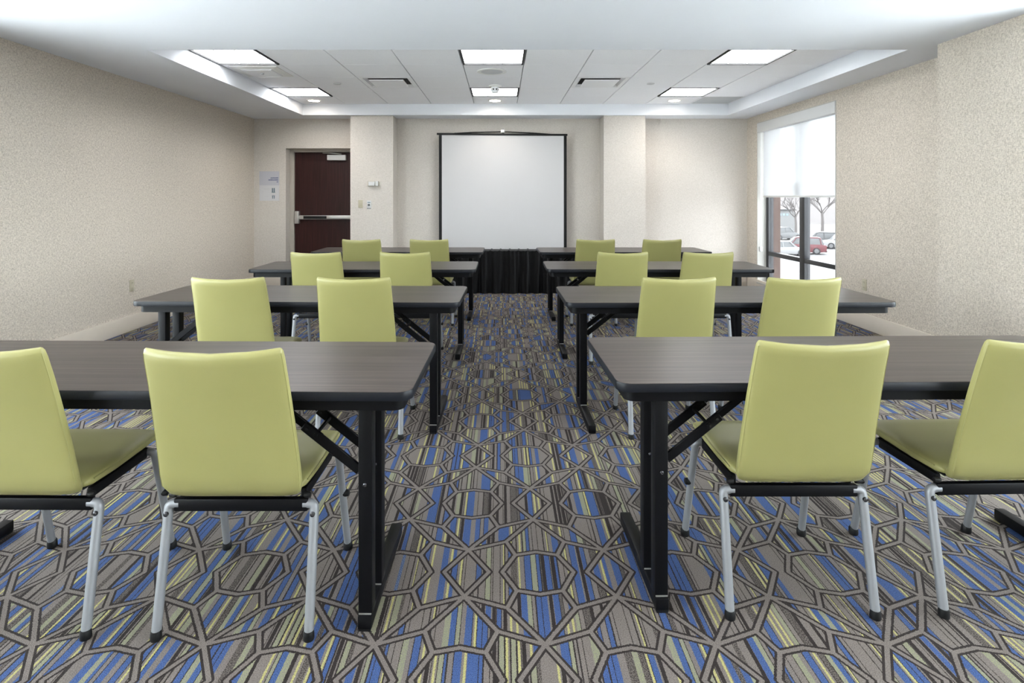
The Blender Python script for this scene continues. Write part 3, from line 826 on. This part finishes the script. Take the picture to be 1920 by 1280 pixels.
# ------------------------------------------------------------------ outside: car park one storey down
GZ = -4.29
ASPH = plain('worn_asphalt', (.110, .107, .107), 0.9, var=0.08, vscale=.25, spec=0.2)
BOUNCE = plain('pale_bounce_concrete', (.78, .775, .77), 0.8, var=0.05, vscale=.4)  # unseen ground near the building, made pale to bounce daylight onto the ceiling
struct(MB().box(17, 260, -160, 320, GZ - .3, GZ), 'ground', ASPH)
struct(MB().box(-160, 17, -160, 320, GZ - .3, GZ), 'bounce_ground', BOUNCE)
# hill with winter scrub beyond the lot
HILL = NT('winter_hillside'); hp = HILL.pos()
hn = HILL.noise(HILL.mapv(hp, (.5, .5, .9)), 1.0, 5, 0.7)
HILL = HILL.done(HILL.bsdf(HILL.ramp(hn, [(0.3, (.072, .066, .065)), (0.7, (.094, .087, .085))]), 0.95, spec=0.1))
hm = MB(); vs = []; fs = []
NX, NY = 40, 8
for a in range(NX + 1):
    for b in range(NY + 1):
        x = 20 + 200 * a / NX; y = 120 + 90 * b / NY - .35 * (x - 60) * .0
        h = (b / NY) ** .8 * 11 + 1.2 * math.sin(a * .7) * b / NY + random.random() * .6 * b / NY
        vs.append((x, y, GZ + h - .02))
for a in range(NX):
    for b in range(NY):
        i = a * (NY + 1) + b; fs.append((i, i + 1, i + NY + 2, i + NY + 1))
hm.add(vs, fs); struct(hm, 'hillside', HILL, smooth=True)

TYRE = plain('tyre_rubber', (.022, .022, .023), 0.9, spec=0.1); HUB = plain('alloy_hub', (.06, .06, .062), 0.5)
CGLASS = plain('car_glass', (.058, .060, .062), 0.4, spec=0.2); LAMPR = plain('red_tail_lamp', (.06, .008, .008), 0.4, spec=0.2)
def make_car(label, paint, loc, rz, suv):
    t = thing('car', label, 'car', loc, rz, 'cars parked outside')
    L_ = 4.5; W_ = .9
    belt = .98 if suv else .90; roof = 1.68 if suv else 1.44
    lower = [(-2.25, .32), (-2.27, .62), (-2.2, belt - .05), (-1.9, belt), (1.0, belt), (2.0, belt - .18), (2.24, .66), (2.26, .34), (1.8, .22), (-1.8, .22)]
    secs = []
    for y, sc_, dz in ((-W_, .985, 0), (-W_ + .04, 1, 0), (W_ - .04, 1, 0), (W_, .985, 0)):
        secs.append([(x * sc_, y, z) for x, z in lower])
    MB().rings(secs).build('body', paint, t, bevel=.05, seg=2)
    top = [(-2.05 if suv else -1.75, belt - .02), (-1.85 if suv else -1.05, roof - .10), (-1.5 if suv else -.75, roof), (.15, roof), (.55, roof - .10), (1.15, belt - .02)]
    secs = []
    for y, zf in ((-.80, 0), (-.66, 1), (.66, 1), (.80, 0)):
        secs.append([(x, y * (1 if zf else 1), z if zf else belt - .02 + (z - belt + .02) * .0 + 0) for x, z in top])
    # cabin: trapezoid section
    cab = MB()
    lo = [[(x, sy * (.80 - .14 * (z - belt) / (roof - belt)), z) for x, z in top] for sy in (-1, 1)]
    cab.rings(lo).build('cabin', CGLASS, t, bevel=.03, seg=1)
    rf = [[(x, sy * .68, z) for x, z in ((-1.83 if suv else -1.02, roof - .07), (-1.5 if suv else -.75, roof + .012), (.15, roof + .012), (.55, roof - .07), (.50, roof - .11), (-1.78 if suv else -.98, roof - .11))] for sy in (-1, 1)]
    MB().rings(rf).build('roof', paint, t, bevel=.02, seg=1)
    for sy in (-1, 1):
        for xp, lean in ((-.35, .0), (.62, .55), (-1.75 if suv else -1.2, -.12 if suv else -.45)):
            MB().tube([(xp + lean * .4, sy * .80, belt), (xp - lean * .5, sy * .68, roof - .04)], .045, 6).build('pillar', paint, t)
        for x in (-1.38, 1.40):
            wh = MB().lathe((x, sy * .80, .34), [(.22, -.11), (.34, -.10), (.34, .10), (.22, .11)], 20, 'y').build('wheel', TYRE, t)
            MB().lathe((x, sy * .80, .34), [(.22, sy * .115), (.20, sy * .125), (.05, sy * .13)], 14, 'y').build('hub', HUB, wh)
        MB().box(-2.29, -2.18, min(sy * .58, sy * .84), max(sy * .58, sy * .84), .68, .86).build('tail_lamp', LAMPR, t)
        MB().box(2.16, 2.27, min(sy * .50, sy * .82), max(sy * .50, sy * .82), .62, .74).build('head_lamp', HUB, t)
    MB().box(-2.30, 2.30, -.82, .82, .26, .42).build('bumper_sill', TYRE, t, bevel=.03, seg=1)
    return t
P_W = plain('white_car_paint', (.15, .15, .152), 0.4, spec=0.2); P_S = plain('silver_car_paint', (.09, .091, .093), 0.4, spec=0.2)
P_R = plain('red_car_paint', (.080, .027, .031), 0.4, spec=0.15); P_G = plain('grey_car_paint', (.046, .046, .047), 0.4, spec=0.2)
def px(x, y):   # floor-plan place of a ground point seen from the room through the window
    s_ = (y - 370.5) / (1.311 - GZ); return ((x - 939.2) / s_, 1082.7 / s_, GZ)
make_car('white sedan parked outside, lower left pane, nose to the right', P_W, px(1466, 479), .12, False)
make_car('silver sport utility car parked farthest off, left pane', P_S, px(1470, 449), .25, True)
make_car('red sport utility car parked outside, right of the window mullion', P_R, px(1500, 475), 2.75, True)
make_car('dark grey sport utility car parked behind the red one', P_G, px(1536, 462), 2.85, True)
make_car('white car parked at the right edge of the window view', P_W, px(1580, 466), 2.9, True)

BARK = plain('winter_bark', (.066, .059, .057), 0.9, var=0.15)
def bare_tree(label, loc, h, seed):
    rnd = random.Random(seed); t = thing('bare_tree', label, 'tree', loc, 0, 'bare trees outside')
    tr = MB().tube([(0, 0, 0), (.05, .02, h * .2), (-.04, .05, h * .36)], [h * .028, h * .022, h * .017], 8); tr.build('trunk', BARK, t, smooth=True)
    br = MB()
    def grow(p, d, l, r, lev):
        mid = p + d * l * .5 + Vector((rnd.uniform(-1, 1), rnd.uniform(-1, 1), rnd.uniform(-.3, .6))) * l * .08; e = p + d * l
        br.tube([p, mid, e], [r, r * .8, r * .6], 5)
        if lev == 0: return
        for _ in range(3 if lev < 3 else 4):
            nd = (d + Vector((rnd.uniform(-1, 1), rnd.uniform(-1, 1), rnd.uniform(-.15, .7))) * .75).normalized()
            grow(p.lerp(e, rnd.uniform(.55, 1)), nd, l * rnd.uniform(.6, .8), r * .58, lev - 1)
    for k in range(5):
        a = k * 1.257 + rnd.random()
        grow(Vector((-.04, .05, h * (.30 + .014 * k))), Vector((math.cos(a), math.sin(a), 1.1)).normalized(), h * .22, h * .010, 3)
    br.build('branches', BARK, t)
bare_tree('bare spreading tree at the far edge of the car park, right pane', px(1542, 437), 9.5, 3)
bare_tree('slim bare tree at the far edge of the car park, left pane', px(1492, 441), 8.0, 5)
bare_tree('bare tree behind the roller blind, by the white shed', px(1425, 438), 8.0, 8)
# white shed with a row of small dark letters
sb = thing('white_building', 'low white building with a row of small dark letters beyond the car park', 'building', px(1462, 431), -.25)
MB().box(-3.4, 2.4, 0, 6, 0, 3.4).build('wall', plain('white_render', (.13, .13, .13), 0.8, spec=0.2), sb)
MB().box(-3.6, 2.6, -.2, 6.2, 3.4, 3.6).build('roof', plain('grey_roof', (.05, .05, .051), 0.8, spec=0.2), sb)
MB().box(-2.4, -1.2, -.05, .02, 0, 2.2).build('shutter_door', plain('pale_shutter', (.055, .056, .057), 0.7, spec=0.2), sb)
for k in range(4):
    MB().box(-.6 + k * .55, -.3 + k * .55, -.06, 0, 2.5, 2.85).build('letter', INK2, sb)
